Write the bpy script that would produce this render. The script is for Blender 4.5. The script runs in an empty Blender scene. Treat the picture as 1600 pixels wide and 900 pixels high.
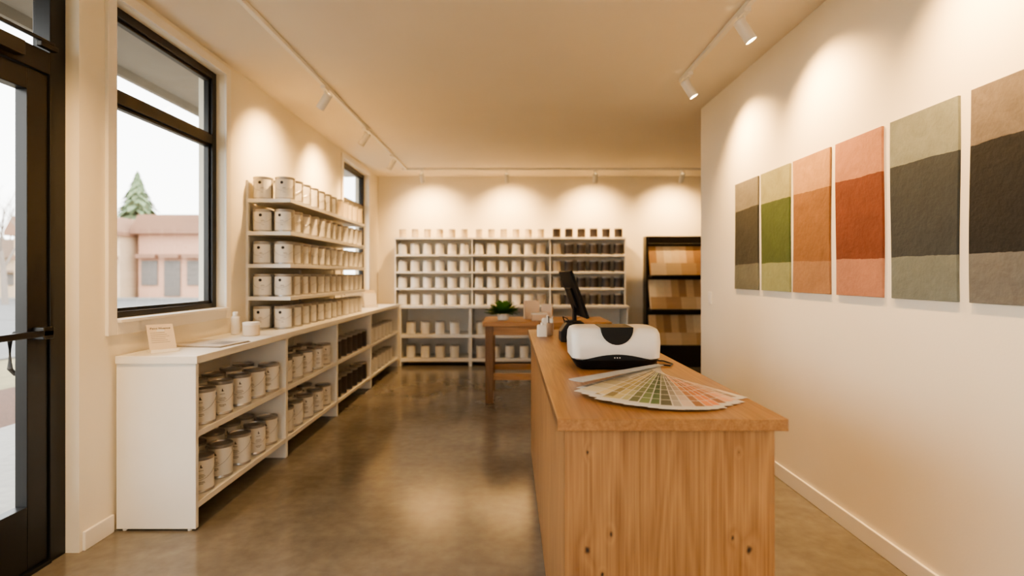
import bpy, math, random
from mathutils import Vector, Matrix, Euler
random.seed(7)
S = bpy.context.scene
COL = S.collection
H = 1.45          # eye height
F = 850.0
XL, XR = -2.25, 1.93
CEIL = 3.13
YB = 9.28         # back wall
YC = 5.5          # right wall ends
XR2 = 4.3
YF = -2.2

# ------------------------------------------------------------------ materials
def lin(c):
    return tuple(((v/255.0)/12.92 if v/255.0 <= 0.04045 else ((v/255.0+0.055)/1.055)**2.4) for v in c)
def _base(name):
    m = bpy.data.materials.new(name); m.use_nodes = True
    nt = m.node_tree; b = nt.nodes['Principled BSDF']
    return m, nt, b
def mat(name, rgb, rough=0.5, metal=0.0, var=0.06, scale=6.0, bump=0.0, bscale=40.0, spec=0.5, coat=0.0, emit=None, es=0):
    m, nt, b = _base(name)
    c = lin(rgb)
    tc = nt.nodes.new('ShaderNodeTexCoord')
    n = nt.nodes.new('ShaderNodeTexNoise'); n.inputs['Scale'].default_value = scale; n.inputs['Detail'].default_value = 4
    nt.links.new(tc.outputs['Object'], n.inputs['Vector'])
    r = nt.nodes.new('ShaderNodeValToRGB')
    r.color_ramp.elements[0].position = 0.3; r.color_ramp.elements[1].position = 0.7
    r.color_ramp.elements[0].color = tuple(v*(1-var) for v in c)+(1,)
    r.color_ramp.elements[1].color = tuple(min(1, v*(1+var)) for v in c)+(1,)
    nt.links.new(n.outputs['Fac'], r.inputs['Fac']); nt.links.new(r.outputs['Color'], b.inputs['Base Color'])
    b.inputs['Roughness'].default_value = rough; b.inputs['Metallic'].default_value = metal
    b.inputs['Specular IOR Level'].default_value = spec
    b.inputs['Coat Weight'].default_value = coat
    if bump > 0:
        n2 = nt.nodes.new('ShaderNodeTexNoise'); n2.inputs['Scale'].default_value = bscale; n2.inputs['Detail'].default_value = 6
        nt.links.new(tc.outputs['Object'], n2.inputs['Vector'])
        bp = nt.nodes.new('ShaderNodeBump'); bp.inputs['Strength'].default_value = bump; bp.inputs['Distance'].default_value = 0.01
        nt.links.new(n2.outputs['Fac'], bp.inputs['Height']); nt.links.new(bp.outputs['Normal'], b.inputs['Normal'])
    if emit:
        b.inputs['Emission Color'].default_value = lin(emit)+(1,); b.inputs['Emission Strength'].default_value = es
    return m

def wood(name, light, dark, axis='Z', knots=(), scale=1.0, rough=0.45, planks=None, seamw=0.0007, pv=0.07):
    m, nt, b = _base(name)
    N = nt.nodes; L = nt.links
    tc = N.new('ShaderNodeTexCoord')
    sc = {'X': (0.5, 6, 6), 'Y': (6, 0.5, 6), 'Z': (6, 6, 0.5)}[axis]
    mp = N.new('ShaderNodeMapping'); mp.inputs['Scale'].default_value = tuple(s*scale for s in sc)
    vec = tc.outputs['Object']
    plank_out = None
    if planks:
        comp, width = planks
        sx = N.new('ShaderNodeSeparateXYZ'); L.new(tc.outputs['Object'], sx.inputs[0])
        d = N.new('ShaderNodeMath'); d.operation = 'DIVIDE'; d.inputs[1].default_value = width
        L.new(sx.outputs[comp], d.inputs[0])
        fl = N.new('ShaderNodeMath'); fl.operation = 'FLOOR'; L.new(d.outputs[0], fl.inputs[0])
        wn = N.new('ShaderNodeTexWhiteNoise'); wn.noise_dimensions = '1D'; L.new(fl.outputs[0], wn.inputs['W'])
        sc2 = N.new('ShaderNodeVectorMath'); sc2.operation = 'SCALE'; sc2.inputs['Scale'].default_value = 7.0
        L.new(wn.outputs['Color'], sc2.inputs[0])
        ad = N.new('ShaderNodeVectorMath'); ad.operation = 'ADD'
        L.new(tc.outputs['Object'], ad.inputs[0]); L.new(sc2.outputs[0], ad.inputs[1])
        vec = ad.outputs[0]
        fr = N.new('ShaderNodeMath'); fr.operation = 'FRACT'; L.new(d.outputs[0], fr.inputs[0])
        ab = N.new('ShaderNodeMath'); ab.operation = 'SUBTRACT'; ab.inputs[1].default_value = 0.5; L.new(fr.outputs[0], ab.inputs[0])
        ab2 = N.new('ShaderNodeMath'); ab2.operation = 'ABSOLUTE'; L.new(ab.outputs[0], ab2.inputs[0])
        seam = N.new('ShaderNodeMath'); seam.operation = 'GREATER_THAN'; seam.inputs[1].default_value = 0.5-seamw/width
        L.new(ab2.outputs[0], seam.inputs[0])
        sm2 = N.new('ShaderNodeMath'); sm2.operation = 'MULTIPLY'; sm2.inputs[1].default_value = 0.6; L.new(seam.outputs[0], sm2.inputs[0])
        plank_out = (wn.outputs['Value'], sm2.outputs[0])
    L.new(vec, mp.inputs['Vector'])
    n = N.new('ShaderNodeTexNoise'); n.inputs['Scale'].default_value = 1.0; n.inputs['Detail'].default_value = 2; n.inputs['Distortion'].default_value = 0.2
    L.new(mp.outputs['Vector'], n.inputs['Vector'])
    val = n.outputs['Fac']
    kn = None
    for k in knots:
        vd = N.new('ShaderNodeVectorMath'); vd.operation = 'DISTANCE'
        ms = N.new('ShaderNodeVectorMath'); ms.operation = 'MULTIPLY'; ms.inputs[1].default_value = (1, 1, 0.6)
        L.new(tc.outputs['Object'], ms.inputs[0])
        kk = (k[0], k[1], k[2]*0.6)
        L.new(ms.outputs[0], vd.inputs[0]); vd.inputs[1].default_value = kk
        mr = N.new('ShaderNodeMapRange'); mr.interpolation_type = 'SMOOTHERSTEP'
        mr.inputs['From Min'].default_value = 0; mr.inputs['From Max'].default_value = k[3]*4.0
        mr.inputs['To Min'].default_value = 0.06; mr.inputs['To Max'].default_value = 0
        L.new(vd.outputs['Value'], mr.inputs['Value'])
        a = N.new('ShaderNodeMath'); a.operation = 'ADD'; L.new(val, a.inputs[0]); L.new(mr.outputs[0], a.inputs[1]); val = a.outputs[0]
        nn = N.new('ShaderNodeTexNoise'); nn.inputs['Scale'].default_value = 60
        L.new(tc.outputs['Object'], nn.inputs['Vector'])
        mr2 = N.new('ShaderNodeMapRange'); mr2.inputs['From Min'].default_value = k[3]*0.25; mr2.inputs['From Max'].default_value = k[3]*0.85
        mr2.inputs['To Min'].default_value = 1; mr2.inputs['To Max'].default_value = 0
        ad3 = N.new('ShaderNodeMath'); ad3.operation = 'MULTIPLY_ADD'; ad3.inputs[1].default_value = 0.012
        L.new(nn.outputs['Fac'], ad3.inputs[0]); L.new(vd.outputs['Value'], ad3.inputs[2])
        sb = N.new('ShaderNodeMath'); sb.operation = 'SUBTRACT'; sb.inputs[1].default_value = 0.006; L.new(ad3.outputs[0], sb.inputs[0])
        L.new(sb.outputs[0], mr2.inputs['Value'])
        if kn is None: kn = mr2.outputs[0]
        else:
            mx = N.new('ShaderNodeMath'); mx.operation = 'MAXIMUM'; L.new(kn, mx.inputs[0]); L.new(mr2.outputs[0], mx.inputs[1]); kn = mx.outputs[0]
    mu = N.new('ShaderNodeMath'); mu.operation = 'MULTIPLY'; mu.inputs[1].default_value = 11; L.new(val, mu.inputs[0])
    pp = N.new('ShaderNodeMath'); pp.operation = 'PINGPONG'; pp.inputs[1].default_value = 0.5; L.new(mu.outputs[0], pp.inputs[0])
    mp2 = N.new('ShaderNodeMapping')
    mp2.inputs['Scale'].default_value = {'X': (2.5, 130, 130), 'Y': (130, 2.5, 130), 'Z': (130, 130, 2.5)}[axis]
    L.new(vec, mp2.inputs['Vector'])
    n2 = N.new('ShaderNodeTexNoise'); n2.inputs['Scale'].default_value = 1.3; n2.inputs['Detail'].default_value = 6
    L.new(mp2.outputs['Vector'], n2.inputs['Vector'])
    a1 = N.new('ShaderNodeMath'); a1.operation = 'MULTIPLY_ADD'; a1.inputs[1].default_value = 0.36; L.new(pp.outputs[0], a1.inputs[0])
    a0 = N.new('ShaderNodeMath'); a0.operation = 'MULTIPLY'; a0.inputs[1].default_value = 0.78; L.new(n2.outputs['Fac'], a0.inputs[0])
    L.new(a0.outputs[0], a1.inputs[2])
    r = N.new('ShaderNodeValToRGB'); r.color_ramp.elements[0].position = 0.22; r.color_ramp.elements[1].position = 0.74
    r.color_ramp.elements[0].color = lin(dark)+(1,); r.color_ramp.elements[1].color = lin(light)+(1,)
    L.new(a1.outputs[0], r.inputs['Fac'])
    out = r.outputs['Color']
    if plank_out:
        hs = N.new('ShaderNodeHueSaturation'); mr = N.new('ShaderNodeMapRange'); mr.inputs['To Min'].default_value = 1-pv; mr.inputs['To Max'].default_value = 1+pv
        L.new(plank_out[0], mr.inputs['Value']); L.new(mr.outputs[0], hs.inputs['Value']); L.new(out, hs.inputs['Color'])
        mx = N.new('ShaderNodeMix'); mx.data_type = 'RGBA'; L.new(plank_out[1], mx.inputs['Factor']); L.new(hs.outputs[0], mx.inputs['A'])
        mx.inputs['B'].default_value = tuple(v*0.35 for v in lin(dark))+(1,)
        out = mx.outputs['Result']
    if kn is not None:
        mx = N.new('ShaderNodeMix'); mx.data_type = 'RGBA'; L.new(kn, mx.inputs['Factor']); L.new(out, mx.inputs['A'])
        mx.inputs['B'].default_value = lin((38, 22, 12))+(1,); out = mx.outputs['Result']
    L.new(out, b.inputs['Base Color']); b.inputs['Roughness'].default_value = rough
    bp = N.new('ShaderNodeBump'); bp.inputs['Strength'].default_value = 0.15; bp.inputs['Distance'].default_value = 0.003
    L.new(n2.outputs['Fac'], bp.inputs['Height']); L.new(bp.outputs['Normal'], b.inputs['Normal'])
    return m

def concrete(name, c1, c2, rough=0.25, scale=1.3, joints=False):
    m, nt, b = _base(name); N = nt.nodes; L = nt.links
    tc = N.new('ShaderNodeTexCoord')
    n = N.new('ShaderNodeTexNoise'); n.inputs['Scale'].default_value = scale; n.inputs['Detail'].default_value = 8; n.inputs['Roughness'].default_value = 0.6; n.inputs['Distortion'].default_value = 0.1
    L.new(tc.outputs['Object'], n.inputs['Vector'])
    r = N.new('ShaderNodeValToRGB'); r.color_ramp.elements[0].position = 0.25; r.color_ramp.elements[1].position = 0.75
    r.color_ramp.elements[0].color = lin(c1)+(1,); r.color_ramp.elements[1].color = lin(c2)+(1,)
    L.new(n.outputs['Fac'], r.inputs['Fac'])
    n2 = N.new('ShaderNodeTexNoise'); n2.inputs['Scale'].default_value = 14; n2.inputs['Detail'].default_value = 8
    L.new(tc.outputs['Object'], n2.inputs['Vector'])
    mr0 = N.new('ShaderNodeMapRange'); mr0.inputs['From Min'].default_value = 0.3; mr0.inputs['From Max'].default_value = 0.7; mr0.inputs['To Min'].default_value = 0.88; mr0.inputs['To Max'].default_value = 1.1
    L.new(n2.outputs['Fac'], mr0.inputs['Value'])
    hs = N.new('ShaderNodeHueSaturation'); L.new(r.outputs['Color'], hs.inputs['Color']); L.new(mr0.outputs[0], hs.inputs['Value'])
    out = hs.outputs[0]
    if joints:
        sx = N.new('ShaderNodeSeparateXYZ'); L.new(tc.outputs['Object'], sx.inputs[0])
        a = N.new('ShaderNodeMath'); a.operation = 'ADD'; a.inputs[1].default_value = 0.93; L.new(sx.outputs[1], a.inputs[0])
        p = N.new('ShaderNodeMath'); p.operation = 'PINGPONG'; p.inputs[1].default_value = 1.45; L.new(a.outputs[0], p.inputs[0])
        g = N.new('ShaderNodeMath'); g.operation = 'LESS_THAN'; g.inputs[1].default_value = 0.002; L.new(p.outputs[0], g.inputs[0])
        q = N.new('ShaderNodeMath'); q.operation = 'MULTIPLY'; q.inputs[1].default_value = 0.25; L.new(g.outputs[0], q.inputs[0])
        mx = N.new('ShaderNodeMix'); mx.data_type = 'RGBA'; L.new(q.outputs[0], mx.inputs['Factor']); L.new(out, mx.inputs['A']); mx.inputs['B'].default_value = (0.03, 0.025, 0.02, 1)
        out = mx.outputs['Result']
    L.new(out, b.inputs['Base Color'])
    b.inputs['Roughness'].default_value = rough
    return m

def poster_mat(name, light, dark, bottom, seed):
    m, nt, b = _base(name); N = nt.nodes; L = nt.links
    tc = N.new('ShaderNodeTexCoord')
    off = N.new('ShaderNodeVectorMath'); off.operation = 'ADD'; off.inputs[1].default_value = (seed*3.1, seed*1.7, seed*5.3)
    L.new(tc.outputs['Object'], off.inputs[0])
    sx = N.new('ShaderNodeSeparateXYZ'); L.new(tc.outputs['Object'], sx.inputs[0])
    n = N.new('ShaderNodeTexNoise'); n.inputs['Scale'].default_value = 8; n.inputs['Detail'].default_value = 8; n.inputs['Roughness'].default_value = 0.65
    L.new(off.outputs[0], n.inputs['Vector'])
    ma = N.new('ShaderNodeMath'); ma.operation = 'MULTIPLY_ADD'; ma.inputs[1].default_value = 0.026; L.new(n.outputs['Fac'], ma.inputs[0]); L.new(sx.outputs[2], ma.inputs[2])
    tilt = N.new('ShaderNodeMath'); tilt.operation = 'MULTIPLY_ADD'; tilt.inputs[1].default_value = random.uniform(-0.03, 0.03)
    L.new(sx.outputs[1], tilt.inputs[0]); L.new(ma.outputs[0], tilt.inputs[2])
    g = N.new('ShaderNodeMath'); g.operation = 'GREATER_THAN'; g.inputs[1].default_value = 0.205+0.013; L.new(tilt.outputs[0], g.inputs[0])
    l = N.new('ShaderNodeMath'); l.operation = 'LESS_THAN'; l.inputs[1].default_value = 0.655+0.013; L.new(tilt.outputs[0], l.inputs[0])
    mu = N.new('ShaderNodeMath'); mu.operation = 'MULTIPLY'; L.new(g.outputs[0], mu.inputs[0]); L.new(l.outputs[0], mu.inputs[1])
    m0 = N.new('ShaderNodeMix'); m0.data_type = 'RGBA'; L.new(g.outputs[0], m0.inputs['Factor'])
    m0.inputs['A'].default_value = lin(bottom)+(1,); m0.inputs['B'].default_value = lin(light)+(1,)
    mx = N.new('ShaderNodeMix'); mx.data_type = 'RGBA'; L.new(mu.outputs[0], mx.inputs['Factor'])
    L.new(m0.outputs['Result'], mx.inputs['A']); mx.inputs['B'].default_value = lin(dark)+(1,)
    n2 = N.new('ShaderNodeTexNoise'); n2.inputs['Scale'].default_value = 5; n2.inputs['Detail'].default_value = 8; n2.inputs['Roughness'].default_value = 0.7; n2.inputs['Distortion'].default_value = 1.5
    L.new(off.outputs[0], n2.inputs['Vector'])
    mr = N.new('ShaderNodeMapRange'); mr.inputs['From Min'].default_value = 0.3; mr.inputs['From Max'].default_value = 0.7; mr.inputs['To Min'].default_value = 0.84; mr.inputs['To Max'].default_value = 1.14
    L.new(n2.outputs['Fac'], mr.inputs['Value'])
    hs = N.new('ShaderNodeHueSaturation'); L.new(mx.outputs['Result'], hs.inputs['Color']); L.new(mr.outputs[0], hs.inputs['Value'])
    L.new(hs.outputs[0], b.inputs['Base Color']); b.inputs['Roughness'].default_value = 0.9
    n3 = N.new('ShaderNodeTexNoise'); n3.inputs['Scale'].default_value = 30; n3.inputs['Detail'].default_value = 7; n3.inputs['Roughness'].default_value = 0.6
    L.new(off.outputs[0], n3.inputs['Vector'])
    ad = N.new('ShaderNodeMath'); ad.operation = 'MULTIPLY_ADD'; ad.inputs[1].default_value = 0.4
    L.new(mu.outputs[0], ad.inputs[0]); L.new(n3.outputs['Fac'], ad.inputs[2])
    bp = N.new('ShaderNodeBump'); bp.inputs['Strength'].default_value = 0.5; bp.inputs['Distance'].default_value = 0.008
    L.new(ad.outputs[0], bp.inputs['Height']); L.new(bp.outputs['Normal'], b.inputs['Normal'])
    return m

def attr_mat(name, rough=0.6):
    m, nt, b = _base(name)
    a = nt.nodes.new('ShaderNodeAttribute'); a.attribute_name = 'Col'
    nt.links.new(a.outputs['Color'], b.inputs['Base Color']); b.inputs['Roughness'].default_value = rough
    return m

def glass_mat(name):
    m = bpy.data.materials.new(name); m.use_nodes = True; nt = m.node_tree
    for n in list(nt.nodes): nt.nodes.remove(n)
    o = nt.nodes.new('ShaderNodeOutputMaterial'); t = nt.nodes.new('ShaderNodeBsdfTransparent'); g = nt.nodes.new('ShaderNodeBsdfGlossy')
    g.inputs['Roughness'].default_value = 0.02
    t.inputs['Color'].default_value = (0.98, 0.99, 0.98, 1)
    lw = nt.nodes.new('ShaderNodeLayerWeight'); lw.inputs['Blend'].default_value = 0.5
    pw = nt.nodes.new('ShaderNodeMath'); pw.operation = 'POWER'; pw.inputs[1].default_value = 5
    nt.links.new(lw.outputs['Facing'], pw.inputs[0])
    ma = nt.nodes.new('ShaderNodeMath'); ma.operation = 'MULTIPLY_ADD'; ma.inputs[1].default_value = 0.5; ma.inputs[2].default_value = 0.02
    nt.links.new(pw.outputs[0], ma.inputs[0])
    mx = nt.nodes.new('ShaderNodeMixShader')
    nt.links.new(ma.outputs[0], mx.inputs[0]); nt.links.new(t.outputs[0], mx.inputs[1]); nt.links.new(g.outputs[0], mx.inputs[2])
    nt.links.new(mx.outputs[0], o.inputs[0])
    return m

M = {}
M['wall'] = mat('wall_paint', (240, 233, 217), 0.75, var=0.015, scale=2, bump=0.05, bscale=90)
M['ceil'] = mat('ceiling_paint', (243, 235, 221), 0.85, var=0.01, scale=2)
M['trim'] = mat('trim_paint', (240, 236, 228), 0.45, var=0.01)
M['floor'] = concrete('polished_concrete', (100, 96, 89), (134, 129, 120), 0.16, 1.4, True)
M['white'] = mat('white_lacquer', (238, 236, 230), 0.4, var=0.015)
M['black'] = mat('black_metal', (18, 18, 19), 0.35, var=0.1)
M['closer'] = mat('closer_metal', (52, 50, 48), 0.35, metal=0.5, var=0.05)
M['blackplastic'] = mat('black_plastic', (18, 18, 19), 0.45, var=0.1, spec=0.3)
M['steel'] = mat('tin_metal', (184, 183, 182), 0.35, metal=0.75, var=0.05)
M['label'] = mat('paper_label', (234, 231, 224), 0.55, var=0.02)
M['label2'] = mat('cream_label', (222, 207, 180), 0.6, var=0.02)
M['labelgrey'] = mat('grey_label', (156, 150, 144), 0.6, var=0.02)
M['labeldark'] = mat('dark_label', (54, 49, 50), 0.5, var=0.1)
M['ink'] = mat('ink', (36, 30, 28), 0.6)
M['inkgrey'] = mat('grey_ink', (138, 134, 128), 0.6)
M['glass'] = glass_mat('window_glass')
OL, OD = (182, 139, 92), (130, 91, 55)
M['oakV'] = wood('oak_vertical', OL, OD, 'Z', planks=(1, 0.28), seamw=0.0014)
M['oakFront'] = wood('oak_front', OL, OD, 'Z', planks=(0, 0.223), seamw=0.0005, pv=0.05,
    knots=[(0.073, -0.02, 0.578, 0.013), (0.585, -0.02, 0.578, 0.013), (0.148, -0.02, 0.63, 0.008), (0.534, -0.02, 0.618, 0.008), (0.073, -0.02, 0.888, 0.007), (0.554, -0.02, 0.888, 0.005), (0.12, -0.02, 0.50, 0.006)])
M['oakTop'] = wood('oak_top', (176, 132, 86), (136, 95, 58), 'Y', planks=(0, 0.181), rough=0.34, seamw=0.0003, pv=0.03)
M['oakX'] = wood('oak_table', (188, 145, 98), (150, 108, 68), 'X', rough=0.45)
M['lens'] = mat('lamp_lens', (255, 225, 180), 0.4, emit=(255, 220, 165), es=40)
M['swatch'] = attr_mat('swatch_paper')
M['paper'] = mat('paper', (236, 230, 220), 0.6, var=0.02)
M['leaf'] = mat('leaf', (84, 134, 50), 0.5, var=0.3, scale=20)
M['screen'] = mat('screen', (12, 13, 15), 0.2, var=0.05)
M['machine'] = mat('machine_shell', (236, 233, 227), 0.3, var=0.01)

# ------------------------------------------------------------------ mesh builder
class MB:
    def __init__(s): s.v = []; s.f = []; s.m = []; s.c = []; s.col = False
    def face(s, idx, m=0, c=None):
        s.f.append(idx); s.m.append(m); s.c.append(c)
        if c: s.col = True
    def box(s, x0, x1, y0, y1, z0, z1, m=0, T=None, c=None):
        b = len(s.v)
        for z in (z0, z1):
            for x, y in ((x0, y0), (x1, y0), (x1, y1), (x0, y1)):
                p = Vector((x, y, z)); s.v.append(T @ p if T else p)
        for f in ((3, 2, 1, 0), (4, 5, 6, 7), (0, 1, 5, 4), (1, 2, 6, 5), (2, 3, 7, 6), (3, 0, 4, 7)):
            s.face([b+i for i in f], m, c)
        return s
    def loft(s, rings, m=0, cap=True, closed=True, T=None):
        b = len(s.v); n = len(rings[0])
        for r in rings:
            for p in r: s.v.append(T @ Vector(p) if T else Vector(p))
        for i in range(len(rings)-1):
            mm = m[i] if isinstance(m, (list, tuple)) else m
            for j in range(n if closed else n-1):
                k = (j+1) % n
                s.face([b+i*n+j, b+i*n+k, b+(i+1)*n+k, b+(i+1)*n+j], mm)
        if cap:
            m0 = m[0] if isinstance(m, (list, tuple)) else m; m1 = m[-1] if isinstance(m, (list, tuple)) else m
            s.face([b+j for j in reversed(range(n))], m0); s.face([b+(len(rings)-1)*n+j for j in range(n)], m1)
        return s
    def lathe(s, prof, seg=24, m=0, cx=0, cy=0, cz=0, cap=True, T=None):
        rings = [[(cx+r*math.cos(2*math.pi*j/seg), cy+r*math.sin(2*math.pi*j/seg), cz+z) for j in range(seg)] for r, z in prof]
        return s.loft(rings, m, cap, T=T)
    def tube(s, pts, r, seg=6, m=0, T=None):
        pts = [Vector(p) for p in pts]; rings = []
        for i, p in enumerate(pts):
            t = (pts[min(i+1, len(pts)-1)]-pts[max(i-1, 0)]).normalized()
            u = t.cross(Vector((0, 0, 1)))
            if u.length < 1e-3: u = t.cross(Vector((1, 0, 0)))
            u.normalize(); w = t.cross(u).normalized()
            rr = r[i] if isinstance(r, (list, tuple)) else r
            rings.append([p+u*rr*math.cos(2*math.pi*j/seg)+w*rr*math.sin(2*math.pi*j/seg) for j in range(seg)])
        return s.loft([list(reversed(q)) for q in rings], m, T=T)
    def prism(s, poly, a0, a1, axis='Y', m=0, c=None, T=None):
        b = len(s.v); n = len(poly)
        def P(u, w, a):
            return Vector({'Y': (u, a, w), 'X': (a, u, w), 'Z': (u, w, a)}[axis])
        for a in (a0, a1):
            for u, w in poly:
                p = P(u, w, a); s.v.append(T @ p if T else p)
        s.face([b+j for j in range(n)], m, c); s.face([b+n+j for j in reversed(range(n))], m, c)
        for j in range(n):
            k = (j+1) % n
            s.face([b+j, b+n+j, b+n+k, b+k], m, c)
        return s
    def mesh(s, name, mats, origin=(0, 0, 0), smooth=None, fix=True):
        me = bpy.data.meshes.new(name); o = Vector(origin)
        me.from_pydata([tuple(p-o) for p in s.v], [], s.f)
        for mm in mats: me.materials.append(M[mm] if isinstance(mm, str) else mm)
        for p, i in zip(me.polygons, s.m): p.material_index = i
        if s.col:
            at = me.color_attributes.new('Col', 'FLOAT_COLOR', 'CORNER')
            for p, c in zip(me.polygons, s.c):
                for li in p.loop_indices: at.data[li].color = (c if c else (0.8, 0.8, 0.8))+(1,)
        import bmesh
        bm = bmesh.new(); bm.from_mesh(me); bmesh.ops.recalc_face_normals(bm, faces=bm.faces); bm.to_mesh(me); bm.free()
        if smooth:
            me.polygons.foreach_set('use_smooth', [True]*len(me.polygons)); me.set_sharp_from_angle(angle=math.radians(smooth))
        me.update()
        return me

WO = {}
def put(me, name, origin=(0, 0, 0), parent=None, label=None, category=None, group=None, kind=None, bevel=0):
    ob = bpy.data.objects.new(name, me); COL.objects.link(ob)
    o = Vector(origin); WO[ob.name] = o
    if parent is not None:
        ob.parent = parent; ob.location = o-WO[parent.name]
    else: ob.location = o
    if label: ob['label'] = label
    if category: ob['category'] = category
    if group: ob['group'] = group
    if kind: ob['kind'] = kind
    if bevel:
        md = ob.modifiers.new('bevel', 'BEVEL'); md.width = bevel; md.segments = 2; md.limit_method = 'ANGLE'; md.angle_limit = math.radians(40)
    return ob
def empty(name, origin, label, category, group=None, kind=None):
    return put(None, name, origin, None, label, category, group, kind)
def B(mb, name, mats, origin=(0, 0, 0), parent=None, smooth=None, bevel=0, **k):
    return put(mb.mesh(name, mats, origin, smooth), name, origin, parent, bevel=bevel, **k)

# ------------------------------------------------------------------ room shell
WT = 0.2
ops = [(-1.5, 1.45, 1.18, 3.03), (1.80, 2.84, 0.0, 3.04), (3.09, 4.28, 1.18, 3.03), (7.3, 8.6, 1.18, 3.03)]
w = MB(); y = YF
for (a, b_, z0, z1) in ops:
    w.box(XL-WT, XL, y, a, 0, CEIL)
    if z0 > 0: w.box(XL-WT, XL, a, b_, 0, z0)
    w.box(XL-WT, XL, a, b_, z1, CEIL)
    y = b_
w.box(XL-WT, XL, y, YB+0.2, 0, CEIL)
B(w, 'wall_left', ['wall'], kind='structure')
B(MB().box(XR, XR+0.15, YF, YC, 0, CEIL), 'wall_right', ['wall'], kind='structure')
B(MB().box(XR+0.15, XR2, YC-0.15, YC, 0, CEIL), 'wall_return', ['wall'], kind='structure')
B(MB().box(XR2, XR2+0.15, YC-0.15, YB+0.2, 0, CEIL), 'wall_far', ['wall'], kind='structure')
B(MB().box(XL, XR2, YB, YB+0.2, 0, CEIL), 'wall_back', ['wall'], kind='structure')
wx0, wx1 = -1.6, 0.7
fw_ = MB(); fw_.box(XL-WT, wx0, YF-0.15, YF, 0, CEIL).box(wx1, XR+0.15, YF-0.15, YF, 0, CEIL).box(wx0, wx1, YF-0.15, YF, 0, 0.6).box(wx0, wx1, YF-0.15, YF, 2.2, CEIL)
B(fw_, 'wall_front', ['wall'], kind='structure')
w4 = MB()
for xa in (wx0, -0.45, wx1-0.05): w4.box(xa, xa+0.05, YF-0.1, YF-0.04, 0.6, 2.2)
w4.box(wx0, wx1, YF-0.1, YF-0.04, 0.6, 0.65).box(wx0, wx1, YF-0.1, YF-0.04, 2.15, 2.2)
w4 = B(w4, 'added_window_4', ['black'], (0, YF-0.07, 0.6), kind='structure')  # unseen window behind the camera, added and sized for daylight fill
B(MB().box(wx0+0.04, wx1-0.04, YF-0.072, YF-0.068, 0.64, 2.16), 'pane', ['glass'], (0, YF-0.07, 0.6), w4)
fl = MB(); fl.box(XL-WT, XR2+0.15, YF-0.15, YB+0.2, -0.1, 0)
B(fl, 'floor', ['floor'], kind='structure')
B(MB().box(XL-WT, XR2+0.15, YF-0.15, YB+0.2, CEIL, CEIL+0.1), 'ceiling', ['ceil'], kind='structure')
def bb(name, x0, x1, y0, y1):
    B(MB().box(x0, x1, y0, y1, 0, 0.1), name, ['trim'], kind='structure', bevel=0.004)
bb('baseboard_right', XR-0.016, XR, YF, YC)
bb('baseboard_left', XL, XL+0.016, 2.86, 3.075)
bb('baseboard_back', XL, XR2, YB-0.016, YB)

def window(name, a, b_, z0, z1, zt=2.5):
    X0, X1 = XL-0.13, XL-0.06
    fw = 0.055
    m = MB()
    m.box(X0, X1, a, a+fw, z0, z1).box(X0, X1, b_-fw, b_, z0, z1).box(X0, X1, a+fw, b_-fw, z0, z0+fw).box(X0, X1, a+fw, b_-fw, z1-fw, z1)
    m.box(X0, X1, a+fw, b_-fw, zt-0.035, zt+0.035)
    for (q0, q1) in ((z0+fw, zt-0.035), (zt+0.035, z1-fw)):
        m.box(X0+0.01, X1-0.02, a+fw, a+fw+0.02, q0, q1).box(X0+0.01, X1-0.02, b_-fw-0.02, b_-fw, q0, q1)
        m.box(X0+0.01, X1-0.02, a+fw+0.02, b_-fw-0.02, q0, q0+0.02).box(X0+0.01, X1-0.02, a+fw+0.02, b_-fw-0.02, q1-0.02, q1)
    r = B(m, name, ['black'], (XL-0.1, (a+b_)/2, z0), kind='structure', bevel=0.003)
    g = MB().box(XL-0.101, XL-0.097, a+0.05, b_-0.05, z0+0.05, z1-0.05)
    B(g, 'pane', ['glass'], (XL-0.1, (a+b_)/2, z0+0.05), r)
    return r
window('window_1', *ops[2]); window('window_2', *ops[3]); window('added_window_3', *ops[0])  # the last one is unseen, added to throw daylight on the right wall
def casing(name, a, b_, z0, z1, wd=0.08):
    m = MB(); x0, x1 = XL, XL+0.02
    m.box(x0, x1, a-wd, a, z0-wd, z1+0.06).box(x0, x1, b_, b_+wd, z0-wd, z1+0.06).box(x0, x1, a, b_, z1, z1+0.06)
    m.box(x0, x1, a, b_, z0-wd, z0-0.001)
    m.box(XL-0.058, XL+0.045, a-0.0, b_+0.0, z0-0.001, z0+0.018)
    B(m, name, ['trim'], kind='structure', bevel=0.003)
casing('trim_1', *ops[2], wd=0.07); casing('trim_2', *ops[3], wd=0.07)

# door
dx0, dx1 = XL-0.14, XL-0.08
fr = MB()
fr.box(dx0-0.02, dx1+0.01, 2.745, 2.84, 0, 3.04).box(dx0-0.02, dx1+0.01, 1.80, 1.86, 0, 3.04).box(dx0-0.02, dx1+0.01, 1.86, 2.745, 2.46, 2.57).box(dx0-0.02, dx1+0.01, 1.86, 2.745, 2.98, 3.04)
fr.box(dx0-0.03, dx1+0.02, 1.86, 2.745, 0, 0.02)
door = B(fr, 'door_1', ['black'], (XL-0.11, 2.3, 0), kind='structure', bevel=0.003)
lf = MB(); a, b_ = 1.865, 2.74
lf.box(dx0, dx1, b_-0.115, b_, 0.025, 2.455).box(dx0, dx1, a, a+0.12, 0.025, 2.455).box(dx0, dx1, a+0.12, b_-0.115, 0.025, 0.33).box(dx0, dx1, a+0.12, b_-0.115, 2.35, 2.455)
leaf = B(lf, 'door_leaf', ['black'], (XL-0.11, b_, 0), door, bevel=0.003)
B(MB().box(XL-0.113, XL-0.109, a+0.1, b_-0.1, 0.3, 2.38), 'pane', ['glass'], (XL-0.11, 2.3, 0.3), leaf)
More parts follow.
